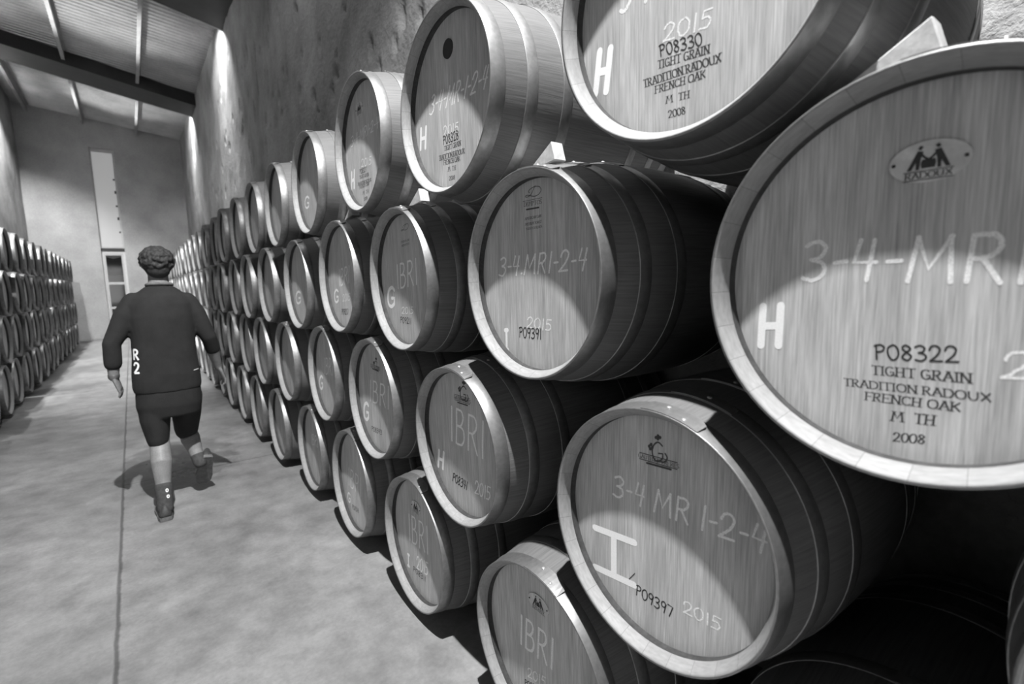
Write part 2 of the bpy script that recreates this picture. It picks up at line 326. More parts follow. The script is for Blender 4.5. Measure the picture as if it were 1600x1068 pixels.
# ------------------------------------------------------------------ lettering: single strokes laid out as flat ribbons of paint
def smooth(pts, n=6):
    if len(pts) < 3: return pts
    P = [pts[0]]+list(pts)+[pts[-1]]; out = []
    for i in range(1, len(P)-2):
        for k in range(n):
            t = k/n; a, b, c, d = P[i-1], P[i], P[i+1], P[i+2]
            out.append(tuple(.5*(2*b[j]+(c[j]-a[j])*t+(2*a[j]-5*b[j]+4*c[j]-d[j])*t*t+(-a[j]+3*b[j]-3*c[j]+d[j])*t**3) for j in (0, 1)))
    out.append(pts[-1]); return out
def S(*p): return ('c', p)
def L(*p): return ('l', p)
GL = {  # glyph: (advance, strokes) in a cell of height 1
'0': (.68, [S((.3,1),(.06,.8),(.02,.4),(.16,.04),(.36,.02),(.54,.3),(.55,.7),(.42,.95),(.3,1))]),
'1': (.36, [L((.15,0),(.17,1))]),
'2': (.72, [S((.04,.72),(.14,.95),(.36,1),(.52,.8),(.42,.48),(.2,.2),(.03,.02)), L((.03,.02),(.58,.04))]),
'3': (.68, [S((.06,.9),(.3,1),(.5,.84),(.4,.6),(.2,.53)), S((.2,.53),(.46,.44),(.52,.2),(.3,0),(.02,.06))]),
'4': (.68, [L((.16,1),(.06,.46),(.5,.46)), L((.44,.98),(.36,0))]),
'5': (.68, [L((.54,1),(.16,1),(.12,.58)), S((.12,.58),(.36,.62),(.52,.38),(.38,.06),(.04,.04))]),
'6': (.66, [S((.46,1),(.18,.7),(.06,.3),(.22,.02),(.46,.12),(.46,.42),(.24,.5),(.08,.34))]),
'7': (.64, [L((.04,1),(.54,.98),(.24,0))]),
'8': (.68, [S((.46,.86),(.26,1),(.1,.8),(.28,.54),(.5,.28),(.3,0),(.06,.2),(.26,.52),(.48,.72),(.46,.86))]),
'9': (.66, [S((.5,.84),(.3,1),(.08,.84),(.1,.56),(.34,.5),(.5,.7),(.5,.84),(.44,.4),(.36,0))]),
'-': (.42, [L((.06,.46),(.3,.48))]), '.': (.26, [L((.08,.05),(.12,.07))]), ' ': (.30, []),
'M': (.98, [L((.04,0),(.16,1)), L((.16,1),(.4,.28),(.72,1)), L((.72,1),(.8,0))]),
'R': (.72, [L((.08,0),(.1,1)), S((.1,1),(.42,.98),(.52,.76),(.36,.54),(.1,.5)), L((.26,.52),(.58,0))]),
'I': (.34, [L((.14,0),(.14,1))]),
'B': (.72, [L((.08,0),(.1,1)), S((.1,1),(.4,.98),(.48,.78),(.34,.56),(.1,.53)), S((.1,.53),(.46,.5),(.56,.26),(.4,.03),(.08,0))]),
'P': (.70, [L((.1,0),(.14,.98)), S((.04,.92),(.34,1),(.54,.84),(.44,.58),(.14,.5))]),
'H': (.80, [L((.08,0),(.1,1)), L((.1,.5),(.58,.5)), L((.58,0),(.6,1))]),
'G': (.80, [S((.62,.86),(.4,1),(.14,.86),(.06,.5),(.16,.12),(.42,0),(.64,.14)), L((.64,.14),(.64,.44),(.42,.44))]),
'T': (.72, [L((.04,1),(.64,1)), L((.34,1),(.34,0))]),
'A': (.76, [L((.04,0),(.36,1)), L((.36,1),(.68,0)), L((.18,.36),(.54,.36))]),
'D': (.80, [L((.1,0),(.1,1)), S((.1,1),(.46,.96),(.68,.7),(.68,.3),(.46,.04),(.1,0))]),
'N': (.82, [L((.1,0),(.1,1)), L((.1,1),(.66,0)), L((.66,0),(.66,1))]),
'O': (.84, [S((.4,1),(.14,.86),(.06,.5),(.14,.14),(.4,0),(.66,.14),(.74,.5),(.66,.86),(.4,1))]),
'U': (.82, [S((.1,1),(.1,.4),(.18,.1),(.38,0),(.58,.1),(.66,.4),(.66,1))]),
'X': (.78, [L((.06,1),(.68,0)), L((.66,1),(.06,0))]),
'F': (.66, [L((.1,0),(.1,1)), L((.1,1),(.58,1)), L((.1,.52),(.46,.52))]),
'E': (.70, [L((.1,0),(.1,1)), L((.1,1),(.6,1)), L((.1,.52),(.48,.52)), L((.1,0),(.62,0))]),
'C': (.76, [S((.66,.82),(.42,1),(.14,.86),(.06,.5),(.14,.14),(.42,0),(.68,.18))]),
'K': (.78, [L((.1,0),(.1,1)), L((.1,.4),(.62,1)), L((.26,.56),(.68,0))]),
'S': (.66, [S((.54,.86),(.3,1),(.08,.82),(.2,.58),(.46,.42),(.54,.16),(.3,0),(.04,.14))]),
'L': (.64, [L((.1,0),(.1,1)), L((.1,0),(.56,0))]),
'o': (.55, [S((.24,.6),(.06,.46),(.06,.14),(.24,0),(.42,.14),(.42,.46),(.24,.6))]),
}
def circ(cx, cy, r, n=10, ry=None): return [(cx+r*cos(2*pi*i/n), cy+(ry or r)*sin(2*pi*i/n)) for i in range(n+1)]
EMB = {
'@D': (1.0, [S((.62,1.0),(.52,.72),(.40,.36),(.22,.12),(.04,.1),(.0,.2),(.12,.26),(.34,.14),(.62,.04),(.86,.18),(.98,.5),(.88,.82),(.6,.92),(.34,.8),(.2,.6),(.26,.46))]),
'@G': (1.0, [S((.72,.72),(.5,.86),(.28,.7),(.22,.42),(.34,.12),(.56,.08),(.74,.22)), L((.74,.22),(.74,.4),(.54,.4)), S((.5,.1),(.8,.06),(.96,.24),(.86,.42))]
       + [('d', circ(x, y, .075)) for x, y in ((.06,.66),(.16,.74),(.12,.55),(.22,.62),(.5,1.0),(.60,1.06),(.40,1.05),(.5,1.12))]),
}
class Ribbon:
    def __init__(s): s.bm = bmesh.new(); s.k = 0; s.lay = {}
    def stroke(s, P, wd):
        """P: list of (u, v) metres on the head; wd: width (or function of direction)"""
        n = len(P); s.k += 1
        if n < 2: return
        lv, rv = [], []
        for i in range(n):
            a, b = P[max(0, i-1)], P[min(n-1, i+1)]; dx, dy = b[0]-a[0], b[1]-a[1]; l = hypot(dx, dy) or 1e-9
            q = (wd(dx/l, dy/l) if callable(wd) else wd)/2; nx, ny = -dy/l*q, dx/l*q
            lv.append((P[i][0]+nx, P[i][1]+ny)); rv.append((P[i][0]-nx, P[i][1]-ny))
        def cap(c, a, b):
            ang0 = atan2(a[1]-c[1], a[0]-c[0]); r = hypot(a[0]-c[0], a[1]-c[1]); return [(c[0]+r*cos(ang0-pi*k/5*b), c[1]+r*sin(ang0-pi*k/5*b)) for k in range(1, 5)]
        V = s.bm.verts
        A = [V.new((s.k, -u, v)) for u, v in lv]; B = [V.new((s.k, -u, v)) for u, v in rv]
        for i in range(n-1): s.face((A[i], A[i+1], B[i+1], B[i]))
        if not callable(wd):
            e = [V.new((s.k, -u, v)) for u, v in cap(P[-1], lv[-1], 1)]; s.face([A[-1]]+e+[B[-1]])
            e = [V.new((s.k, -u, v)) for u, v in cap(P[0], rv[0], 1)]; s.face([B[0]]+e+[A[0]])
    def poly(s, pts): s.face([s.bm.verts.new((0, -u, v)) for u, v in pts])
    def face(s, vs):
        try: s.bm.faces.new(vs)
        except ValueError: pass
    def done(s, name, m, parent, x, thick=.0005):
        bm = s.bm; bmesh.ops.recalc_face_normals(bm, faces=bm.faces[:])
        for f in bm.faces:
            if f.normal.x > 0: f.normal_flip()
        for v in bm.verts: v.co.x = x-v.co.x*2e-6
        o = obj(name, bm, m, parent); return o
def text_strokes(text, nfit, a, b, c):
    """yield (kind, points in metres) for a line of writing; a = baseline start, b = baseline end, c = top of the first letter"""
    tab = EMB if text in EMB else GL
    seq = [text] if text in EMB else list(text)
    adv = sum(tab[q][0] for q in (seq[:nfit] if nfit else seq))-(0 if text in EMB else .14)
    U = ((b[0]-a[0])/adv, (b[1]-a[1])/adv); Vv = (c[0]-a[0], c[1]-a[1]); x = 0
    for q in seq:
        for kind, pts in tab[q][1]:
            pp = smooth(pts) if kind == 'c' else pts
            yield kind, [(a[0]+(x+px)*U[0]+py*Vv[0], a[1]+(x+px)*U[1]+py*Vv[1]) for px, py in pp], hypot(*Vv)
        x += tab[q][0]
def write(rb, text, nfit, a, b, c, style, rnd):
    h0 = hypot(c[0]-a[0], c[1]-a[1])
    for kind, P, h in text_strokes(text, nfit, a, b, c):
        if kind == 'd': rb.poly(P[:-1]); continue
        if style == 's' or (style == 'k' and text not in EMB):
            rb.stroke(P, lambda dx, dy: h*(.07+.115*abs(dy)))
            if kind == 'l':
                for e, f in ((P[0], P[1]), (P[-1], P[-2])):
                    dx, dy = f[0]-e[0], f[1]-e[1]
                    if abs(dy) > 1.6*abs(dx): rb.stroke([(e[0]-.19*h, e[1]), (e[0]+.19*h, e[1])], h*.08)
                    elif abs(dx) > 4*abs(dy) and text[0] != 'H': rb.stroke([(e[0], e[1]-.1*h), (e[0], e[1]+.1*h)], h*.06)
        else:
            wd = {'c': min(.0085, .085*h0+.001), 'p': max(.0055, min(.022, .19*h0)), 'm': max(.0024, .115*h0), 'k': .07*h0}[style]
            if style == 'c':
                P = [(u+rnd.uniform(-.0008, .0008), v+rnd.uniform(-.0008, .0008)) for u, v in P]
            rb.stroke(P, wd)

MARKS = {
 ('B', 0): [('c','3-4-MR1-2-4',6,-0.158,-0.001,0.094,-0.009,-0.155,0.064),('p','H',0,-0.229,-0.122,-0.187,-0.119,-0.229,-0.049),('m','P08322',0,-0.042,-0.128,0.059,-0.122,-0.045,-0.105),('s','TIGHT GRAIN',0,-0.045,-0.153,0.074,-0.150,-0.046,-0.139),('s','TRADITION RADOUX',0,-0.083,-0.177,0.096,-0.173,-0.084,-0.165),('s','FRENCH OAK',0,-0.052,-0.196,0.065,-0.193,-0.052,-0.183),('s','M  TH',0,-0.015,-0.223,0.038,-0.219,-0.015,-0.208),('s','2008',0,-0.011,-0.255,0.028,-0.250,-0.011,-0.241),('c','2015',1,0.103,-0.139,0.132,-0.137,0.105,-0.103),],
 ('A', 0.5): [('p','H',0,-0.248,-0.142,-0.205,-0.148,-0.236,-0.051),('c','2015',0,-0.057,-0.094,0.050,-0.105,-0.054,-0.062),('m','P08330',0,-0.063,-0.121,0.033,-0.132,-0.067,-0.097),('s','TIGHT GRAIN',0,-0.069,-0.144,0.048,-0.153,-0.069,-0.128),('s','TRADITION RADOUX',0,-0.104,-0.171,0.073,-0.177,-0.106,-0.155),('s','FRENCH OAK',0,-0.075,-0.192,0.041,-0.196,-0.075,-0.177),('s','M  TH',0,-0.047,-0.220,0.007,-0.224,-0.047,-0.206),('s','2008',0,-0.040,-0.251,-0.001,-0.253,-0.042,-0.236),('c','3-4-MR1-2-4',0,-0.171,0.008,0.130,-0.011,-0.150,0.091),],
 ('A', 1.5): [('c','3-4-MR-1-2-4',0,-0.161,0.003,0.201,-0.014,-0.136,0.062),('p','H',0,-0.247,-0.099,-0.196,-0.103,-0.237,-0.027),('c','2015',0,-0.067,-0.093,0.033,-0.104,-0.065,-0.061),('m','P08328',0,-0.068,-0.121,0.033,-0.125,-0.070,-0.092),('s','TIGHT GRAIN',0,-0.065,-0.143,0.046,-0.148,-0.064,-0.128),('s','TRADITION RADOUX',0,-0.105,-0.168,0.067,-0.178,-0.104,-0.152),('s','FRENCH OAK',0,-0.073,-0.189,0.038,-0.196,-0.074,-0.174),('s','M  TH',0,-0.044,-0.216,0.008,-0.220,-0.043,-0.202),('s','2008',0,-0.039,-0.248,-0.000,-0.250,-0.038,-0.234),],
 ('A', 2.5): [('c','3-4-MR1-2-4',0,-0.193,0.034,0.163,0.038,-0.180,0.080),('c','2015',0,-0.069,-0.086,0.058,-0.098,-0.063,-0.052),('p','H',0,-0.228,-0.168,-0.178,-0.164,-0.213,-0.087),('m','P08327',0,-0.096,-0.114,-0.007,-0.118,-0.095,-0.093),('s','TIGHT GRAIN',0,-0.105,-0.136,0.019,-0.143,-0.103,-0.121),('s','TRADITION RADOUX',0,-0.132,-0.164,0.044,-0.171,-0.129,-0.150),('s','FRENCH OAK',0,-0.113,-0.182,0.020,-0.185,-0.111,-0.168),('s','M  TH',0,-0.071,-0.215,0.007,-0.218,-0.068,-0.200),('s','2008',0,-0.059,-0.246,-0.014,-0.244,-0.057,-0.232),],
 ('A', 3.5): [('p','G',0,-0.203,-0.115,-0.104,-0.126,-0.177,-0.049),],
 ('B', 1): [('k','DEMPTOS',0,-0.052,0.202,0.027,0.201,-0.051,0.213),('k','AMERICAN OAK',0,-0.048,0.163,0.026,0.164,-0.047,0.170),('k','MEDIUM TOAST',0,-0.047,0.147,0.025,0.148,-0.046,0.154),('k','TOASTED HEADS',0,-0.044,0.134,0.028,0.135,-0.044,0.140),('c','3-4.MR1-2-4',0,-0.186,0.004,0.197,0.010,-0.175,0.060),('c','2015',0,-0.049,-0.152,0.058,-0.157,-0.046,-0.121),('m','P09391',0,-0.088,-0.185,0.015,-0.184,-0.087,-0.154),('p','I',0,-0.166,-0.232,-0.141,-0.229,-0.166,-0.169),('k','@D',0,-0.044,0.225,0.027,0.223,-0.043,0.255),],
 ('B', 2): [('c','IBRI',0,-0.105,-0.037,0.106,-0.018,-0.097,0.065),('p','G',0,-0.232,-0.118,-0.146,-0.116,-0.211,-0.032),('c','2015',0,-0.069,-0.145,0.048,-0.141,-0.064,-0.117),('m','P09211',0,-0.091,-0.186,0.021,-0.187,-0.086,-0.160),('k','FRENCH OAK',0,-0.026,0.156,0.059,0.160,-0.024,0.164),('k','MEDIUM PLUS',0,-0.022,0.140,0.056,0.145,-0.021,0.148),('k','@D',0,-0.017,0.203,0.061,0.206,-0.012,0.229),],
 ('B', 3): [('c','IBRI',0,-0.095,-0.049,0.085,-0.030,-0.077,0.042),('p','G',0,-0.199,-0.143,-0.120,-0.140,-0.185,-0.071),('c','2015',0,-0.042,-0.134,0.082,-0.127,-0.035,-0.095),('m','P09207',0,-0.073,-0.210,0.042,-0.206,-0.067,-0.179),],
 ('B', 4): [('p','G',0,-0.211,-0.136,-0.071,-0.128,-0.186,-0.052),],
 ('C', 0.5): [('k','@G',0,-0.033,0.157,0.022,0.166,-0.034,0.214),('k','GAUTHIER FRERES',0,-0.061,0.161,0.050,0.164,-0.061,0.170),('c','3-4 MR 1-2-4',0,-0.138,0.039,0.247,0.048,-0.134,0.094),('p','I',0,-0.197,-0.181,-0.066,-0.169,-0.199,-0.071),('m','P09397',0,-0.061,-0.191,0.043,-0.196,-0.060,-0.164),('c','2015',0,0.071,-0.166,0.160,-0.163,0.071,-0.138),],
 ('C', 1.5): [('k','@G',0,-0.019,0.164,0.058,0.166,-0.006,0.231),('k','GAUTHIER FRERES',0,-0.045,0.165,0.071,0.166,-0.043,0.177),('c','IBRI',0,-0.098,-0.006,0.140,-0.019,-0.083,0.130),('p','H',0,-0.214,-0.148,-0.163,-0.146,-0.199,-0.076),('m','P08341',0,-0.095,-0.173,0.011,-0.176,-0.084,-0.138),('c','2015',0,0.068,-0.168,0.166,-0.163,0.076,-0.118),],
 ('C', 2.5): [('k','@G',0,-0.049,0.138,0.028,0.138,-0.040,0.196),('k','GAUTHIER FRERES',0,-0.082,0.151,0.046,0.147,-0.081,0.161),('c','IBRI',0,-0.128,-0.036,0.130,-0.034,-0.111,0.077),('p','G',0,-0.232,-0.159,-0.154,-0.148,-0.218,-0.065),('m','P08343',0,-0.119,-0.198,0.021,-0.189,-0.115,-0.172),],
 ('C', 3.5): [('c','IBRI',0,-0.101,-0.019,0.091,-0.003,-0.079,0.089),('p','G',0,-0.236,-0.142,-0.151,-0.128,-0.217,-0.052),],
 ('D', 1): [('c','IBRI',0,-0.125,-0.035,0.043,-0.025,-0.116,0.072),('c','2015',0,-0.085,-0.134,0.005,-0.111,-0.083,-0.100),('m','P08352',0,-0.102,-0.178,-0.019,-0.152,-0.101,-0.155),],
 ('D', 2): [('c','IBRI',0,-0.132,-0.050,0.071,-0.036,-0.130,0.080),('c','2015',0,-0.056,-0.161,0.056,-0.144,-0.050,-0.098),('p','I',0,-0.165,-0.195,-0.130,-0.190,-0.160,-0.135),('m','P08311',0,-0.096,-0.193,0.031,-0.186,-0.093,-0.167),],
 ('D', 3): [('c','IBRI',0,-0.162,-0.071,0.065,-0.073,-0.149,0.042),('p','G',0,-0.185,-0.185,-0.135,-0.180,-0.180,-0.125),('m','P08316',0,-0.105,-0.205,0.012,-0.190,-0.103,-0.178),],
 ('D', 4): [('c','IBRI',0,-0.124,-0.009,0.052,0.007,-0.106,0.072),],
}

# ------------------------------------------------------------------ barrels
BL = .88; RB = .348; RF = .30; RH = .2765; DH = .049       # length, bilge radius, rim radius, head radius, head recess
def r_at(x):
    """outer radius of the staves at distance x from the front rim"""
    t = (x-BL/2)/(BL/2); return RB-(RB-RF+.002)*abs(t)**2.1-.003
SEG = 96; NST = 28
def lathe(bm, prof, uvl, seg=SEG, midx=None):
    rings = []
    for x, r in prof: rings.append([bm.verts.new((x-BL/2, r*cos(2*pi*i/seg), r*sin(2*pi*i/seg)+RB)) for i in range(seg)])
    s = 0
    for k in range(len(prof)-1):
        ds = hypot(prof[k+1][0]-prof[k][0], prof[k+1][1]-prof[k][1])
        for i in range(seg):
            j = (i+1) % seg
            f = bm.faces.new((rings[k][i], rings[k][j], rings[k+1][j], rings[k+1][i]))
            if uvl is not None:
                for lp, (uu, vv) in zip(f.loops, ((i, s), (i+1, s), (i+1, s+ds), (i, s+ds))): lp[uvl].uv = (uu*NST/seg, vv)
            if midx: f.material_index = midx(k)
            f.smooth = True
        s += ds
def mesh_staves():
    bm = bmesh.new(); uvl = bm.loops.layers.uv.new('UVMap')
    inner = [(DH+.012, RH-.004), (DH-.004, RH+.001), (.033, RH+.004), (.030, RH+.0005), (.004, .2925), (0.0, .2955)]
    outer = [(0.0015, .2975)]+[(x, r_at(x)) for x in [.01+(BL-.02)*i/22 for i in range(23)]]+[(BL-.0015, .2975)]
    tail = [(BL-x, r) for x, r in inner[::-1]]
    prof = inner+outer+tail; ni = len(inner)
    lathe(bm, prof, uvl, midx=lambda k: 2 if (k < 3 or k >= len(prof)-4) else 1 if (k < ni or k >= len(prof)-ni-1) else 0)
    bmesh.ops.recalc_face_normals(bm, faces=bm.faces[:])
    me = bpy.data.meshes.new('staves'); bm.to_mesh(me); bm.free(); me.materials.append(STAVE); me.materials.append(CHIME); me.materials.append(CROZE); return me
def mesh_head(front=True):
    bm = bmesh.new(); uvl = bm.loops.layers.uv.new('UVMap'); n = 72; R = RH+.004
    x0, x1 = (DH, DH+.022) if front else (BL-DH-.022, BL-DH)
    A = [bm.verts.new((x0-BL/2, R*cos(2*pi*i/n), R*sin(2*pi*i/n)+RB)) for i in range(n)]; B = [bm.verts.new((x1-BL/2, v.co.y, v.co.z)) for v in A]
    bm.faces.new(A[::-1]); bm.faces.new(B)
    for i in range(n): bm.faces.new((A[i], A[(i+1) % n], B[(i+1) % n], B[i]))
    for f in bm.faces:
        for lp in f.loops: lp[uvl].uv = (-lp.vert.co.y, lp.vert.co.z-RB)
    bmesh.ops.recalc_face_normals(bm, faces=bm.faces[:])
    me = bpy.data.meshes.new('head'); bm.to_mesh(me); bm.free(); me.materials.append(HEAD); return me
def mesh_hoop(xa, xb):
    bm = bmesh.new(); n = 96; t = .0022
    def ring(x, r): return [bm.verts.new((x-BL/2, r*cos(2*pi*i/n), r*sin(2*pi*i/n)+RB)) for i in range(n)]
    xs = [xa, (xa+xb)/2, xb]; rr = [max(.2975, r_at(x)) for x in xs]
    rings = [ring(xs[0], rr[0]-.001), ring(xs[0], rr[0]+t*.8), ring(xs[0]+.0015, rr[0]+t*1.15), ring(xs[1], rr[1]+t+.0004), ring(xs[2]-.0015, rr[2]+t*1.15), ring(xs[2], rr[2]+t*.8), ring(xs[2], rr[2]-.001)]
    for k in range(6):
        for i in range(n):
            f = bm.faces.new((rings[k][i], rings[k][(i+1) % n], rings[k+1][(i+1) % n], rings[k+1][i])); f.smooth = True
    # the lapped end of the strap, riveted, near the top
    a0, a1 = radians(66), radians(94); ns = 10; lap = []
    for i in range(ns+1):
        a = a0+(a1-a0)*i/ns; cut = .35*(xb-xa)*max(0, 1-i/1.5) if i < 2 else 0
        lap.append([bm.verts.new((x-BL/2, -r*cos(a), r*sin(a)+RB)) for x, r in ((xa+.001, rr[0]+t+.0026), (xb-.001-cut, rr[2]+t+.0026), (xb-.001-cut, rr[2]+t-.0005), (xa+.001, rr[0]+t-.0005))])
    for i in range(ns):
        for k in range(4): bm.faces.new((lap[i][k], lap[i][(k+1) % 4], lap[i+1][(k+1) % 4], lap[i+1][k]))
    bm.faces.new(lap[0][::-1]); bm.faces.new(lap[-1])
    bmesh.ops.recalc_face_normals(bm, faces=bm.faces[:])
    me = bpy.data.meshes.new('hoop'); bm.to_mesh(me); bm.free(); me.materials.append(STEEL); return me
def mesh_rivet(x, adeg):
    bm = bmesh.new(); bmesh.ops.create_uvsphere(bm, u_segments=12, v_segments=6, radius=.0062)
    a = radians(adeg); r = max(.2975, r_at(x))+.0048
    for v in bm.verts:
        v.co.z *= .55
    rot = Vector((0, 0, 1)).rotation_difference(Vector((0, -cos(a), sin(a))))
    for v in bm.verts: v.co = rot @ v.co + Vector((x-BL/2, -r*cos(a), r*sin(a)+RB))
    for f in bm.faces: f.smooth = True
    me = bpy.data.meshes.new('rivet'); bm.to_mesh(me); bm.free(); me.materials.append(RIVET); return me
HOOPS = [(.0, .048), (.118, .156), (.248, .285), (BL-.285, BL-.248), (BL-.156, BL-.118), (BL-.048, BL)]
ME = {'staves': mesh_staves(), 'head': mesh_head(True), 'head_back': mesh_head(False)}
for i, h in enumerate(HOOPS): ME['hoop%d' % i] = mesh_hoop(*h)
RIV = [mesh_rivet(.015, 74), mesh_rivet(.034, 84), mesh_rivet(.137, 78), mesh_rivet(.267, 80)]
RIV_HOOP = [0, 0, 1, 2]

def build_barrel(rivets):
    root = empty('wine_barrel')
    link('staves', ME['staves'], None, root); link('barrel_head', ME['head'], None, root); link('barrel_head', ME['head_back'], None, root)
    hs = [link('hoop', ME['hoop%d' % i], None, root) for i in range(6)]
    if rivets:
        for me, k in zip(RIV, RIV_HOOP): link('rivet', me, None, hs[k])
    return root
def copy_tree(o, parent=None):
    c = o.copy(); C.objects.link(c)
    if parent is not None: c.parent = parent
    for ch in list(o.children): copy_tree(ch, c)
    return c
proto = {True: build_barrel(True), False: build_barrel(False)}; used = {True: False, False: False}
def place(front, label, group, facing=-1, s=1.0, ty=0.0, tz=0.0, rivets=False):
    """front: centre of the front rim; facing -1: head looks to -x, +1: head looks to +x"""
    if used[rivets]: o = copy_tree(proto[rivets])
    else: o = proto[rivets]; used[rivets] = True
    e = Matrix.Rotation(math.atan(ty), 3, 'Z') @ Matrix.Rotation(-math.atan(tz), 3, 'Y')
    if facing > 0: e = e @ Matrix.Rotation(pi, 3, 'Z')
    o.rotation_euler = e.to_euler(); o.scale = (1, s, s)
    loc = Vector(front)-e @ Vector((-BL/2, 0, RB*s)); loc.z = .001 if loc.z < .05 else loc.z
    o.location = loc
    return tag(o, label, 'barrel', group)
ORD = 'first second third fourth fifth sixth seventh eighth ninth tenth eleventh twelfth thirteenth fourteenth fifteenth sixteenth seventeenth eighteenth nineteenth twentieth twenty-first twenty-second twenty-third twenty-fourth twenty-fifth'.split()

# barrels of the right stack nearest the viewer, each set where it stands: centre of front rim, rim radius, slight turn and tip
NEAR = {
 ('B', 0): (-0.0081,-0.0051,1.4968,0.3030,-0.0022,-0.0127),
 ('A', 0.5): (-0.0061,0.3878,2.0900,0.3085,0.0300,-0.0036),
 ('A', 1.5): (-0.0241,1.2761,2.1088,0.2983,-0.0018,-0.0009),
 ('B', 1): (-0.0029,0.8765,1.5205,0.2962,0.0031,-0.0004),
 ('B', 2): (-0.0090,1.7302,1.5230,0.2951,-0.0244,0.0200),
 ('C', 0.5): (-0.0105,0.4422,0.9194,0.2956,0.0088,-0.0200),
 ('C', 1.5): (-0.0174,1.3025,0.9137,0.2911,-0.0136,0.0200),
 ('D', 2): (0.0012,1.7322,0.3550,0.2988,-0.0112,-0.0078),
 ('D', 1): (-0.0203,0.8576,0.3501,0.3040,0.0000,0.0179),
 ('A', 2.5): (-0.0062,2.0981,2.1576,0.3021,-0.0126,-0.0012),
 ('A', 3.5): (-0.0057,2.9752,2.1250,0.2950,-0.0069,-0.0070),
 ('A', 4.5): (-0.0044,3.8255,2.1098,0.2956,-0.0172,-0.0037),
 ('B', 3): (0.0099,2.5616,1.5541,0.3029,-0.0073,-0.0046),
 ('C', 2.5): (0.0046,2.1477,0.9399,0.3004,-0.0118,-0.0039),
 ('C', 3.5): (0.0216,3.0029,0.9533,0.3004,-0.0144,-0.0093),
 ('D', 3): (0.0107,2.5663,0.3727,0.3078,-0.0139,-0.0200),
 ('D', 4): (0.0197,3.4188,0.3622,0.3032,-0.0080,-0.0111),
}
LBL = {
('B', 0): 'biggest oak barrel, at the right edge, oval plate, painted H, black code ending 322',
('A', .5): 'oak barrel cut by the top edge, painted H, chalk 2015 above code ending 330',
('A', 1.5): 'oak barrel in the top row with a round black plug hole in its head',
('B', 1): 'oak barrel marked with a script D logo, chalk 3-4.MR1-2-4 and code ending 391',
('C', .5): 'oak barrel with a grape logo, large painted I with serifs, code ending 397',
('B', 2): 'oak barrel of the second row chalked IBRI with painted G and code ending 211',
('C', 1.5): 'oak barrel with a grape logo, chalked IBRI, painted H, code ending 341',
('D', 1): 'oak barrel cut by the bottom edge, oval plate above chalked IBRI',
('D', 2): 'bottom row oak barrel with small oval plate, chalked IBRI and painted I, on the floor',
('A', 2.5): 'top row oak barrel with a small pale oval plate and chalked 3-4-MR1-2-4',
('A', 3.5): 'top row oak barrel with only a painted G on its head, beside the rough wall',
('A', 4.5): 'fifth oak barrel from the viewer in the top row of the right stack, no writing',
('B', 3): 'second row oak barrel chalked IBRI with G, just beyond the one with code ending 211',
('B', 4): 'fifth oak barrel in the second row of the right stack, painted G on it',
('C', 2.5): 'third row oak barrel with grape logo, chalked IBRI and painted G',
('C', 3.5): 'third row oak barrel chalked IBRI with faint G, fourth from the viewer',
('D', 3): 'bottom row oak barrel chalked IBRI with small G, third fully seen from the viewer',
('D', 4): 'bottom row oak barrel with faint chalked IBRI, fifth of its row from the viewer',
('D', 0): 'oak barrel lying dark and low at the bottom right, under the grape logo barrel',
('C', -.5): 'oak barrel showing only a sliver of its pale rim at the bottom right corner',
('D', -1): 'oak barrel at the near end of the bottom row, just outside the photo',
('A', -.5): 'oak barrel at the near end of the top row, just outside the photo',
('B', -1): 'oak barrel at the near end of the second row, just outside the photo',
}
ROWZ = {'A': 2.1176, 'B': 1.5236, 'C': .9376, 'D': .360}; ROWN = {'A': 'top row', 'B': 'second row', 'C': 'third row', 'D': 'bottom row'}
PITCH = .8552
rj = random.Random(11); RIGHT = {}
for row in 'ABCD':
    for i in range(-1, 24):
        k = i+(.5 if row in 'AC' else 0)
        y = k*PITCH+{'A': -.0275 if k < 6 else .012, 'B': .008, 'C': .0134, 'D': .006}[row]
        if y > 19.3: continue
        key = (row, k)
        if key in NEAR:
            x, yy, z, r, ty, tz = NEAR[key]; fr = (x, yy, z); s = r/RF
        else:
            fr = (rj.uniform(-.012, .012), y+rj.uniform(-.006, .006), ROWZ[row]+(rj.uniform(-.004, .004) if row != 'D' else -.012)); fr = (fr[0], fr[1]-(.045 if key == ('C', -.5) else 0), fr[2]); s = 1+rj.uniform(-.006, .006); ty = tz = 0
        lb = LBL.get(key) or 'oak barrel, %s from the viewer in the right stack, %s' % (ORD[i], ROWN[row])
        RIGHT[key] = place(fr, lb, 'barrels in the %s of the right stack' % ROWN[row], -1, s, ty, tz, rivets=(k < 5))
XH = -2.2
for row in 'ABCD':
    ys = []
    y = (6.15 if row in 'AC' else 6.58)
    while y < 19.0: ys.append(y); y += .85
    for i, y in enumerate(ys):
        place((XH+rj.uniform(-.012, .012), y+rj.uniform(-.006, .006), ROWZ[row]+rj.uniform(-.004, .004)), 'oak barrel, %s from the back wall in the left stack, %s' % (ORD[len(ys)-1-i], ROWN[row]),
              'barrels in the %s of the left stack' % ROWN[row], 1, 1+rj.uniform(-.006, .006))

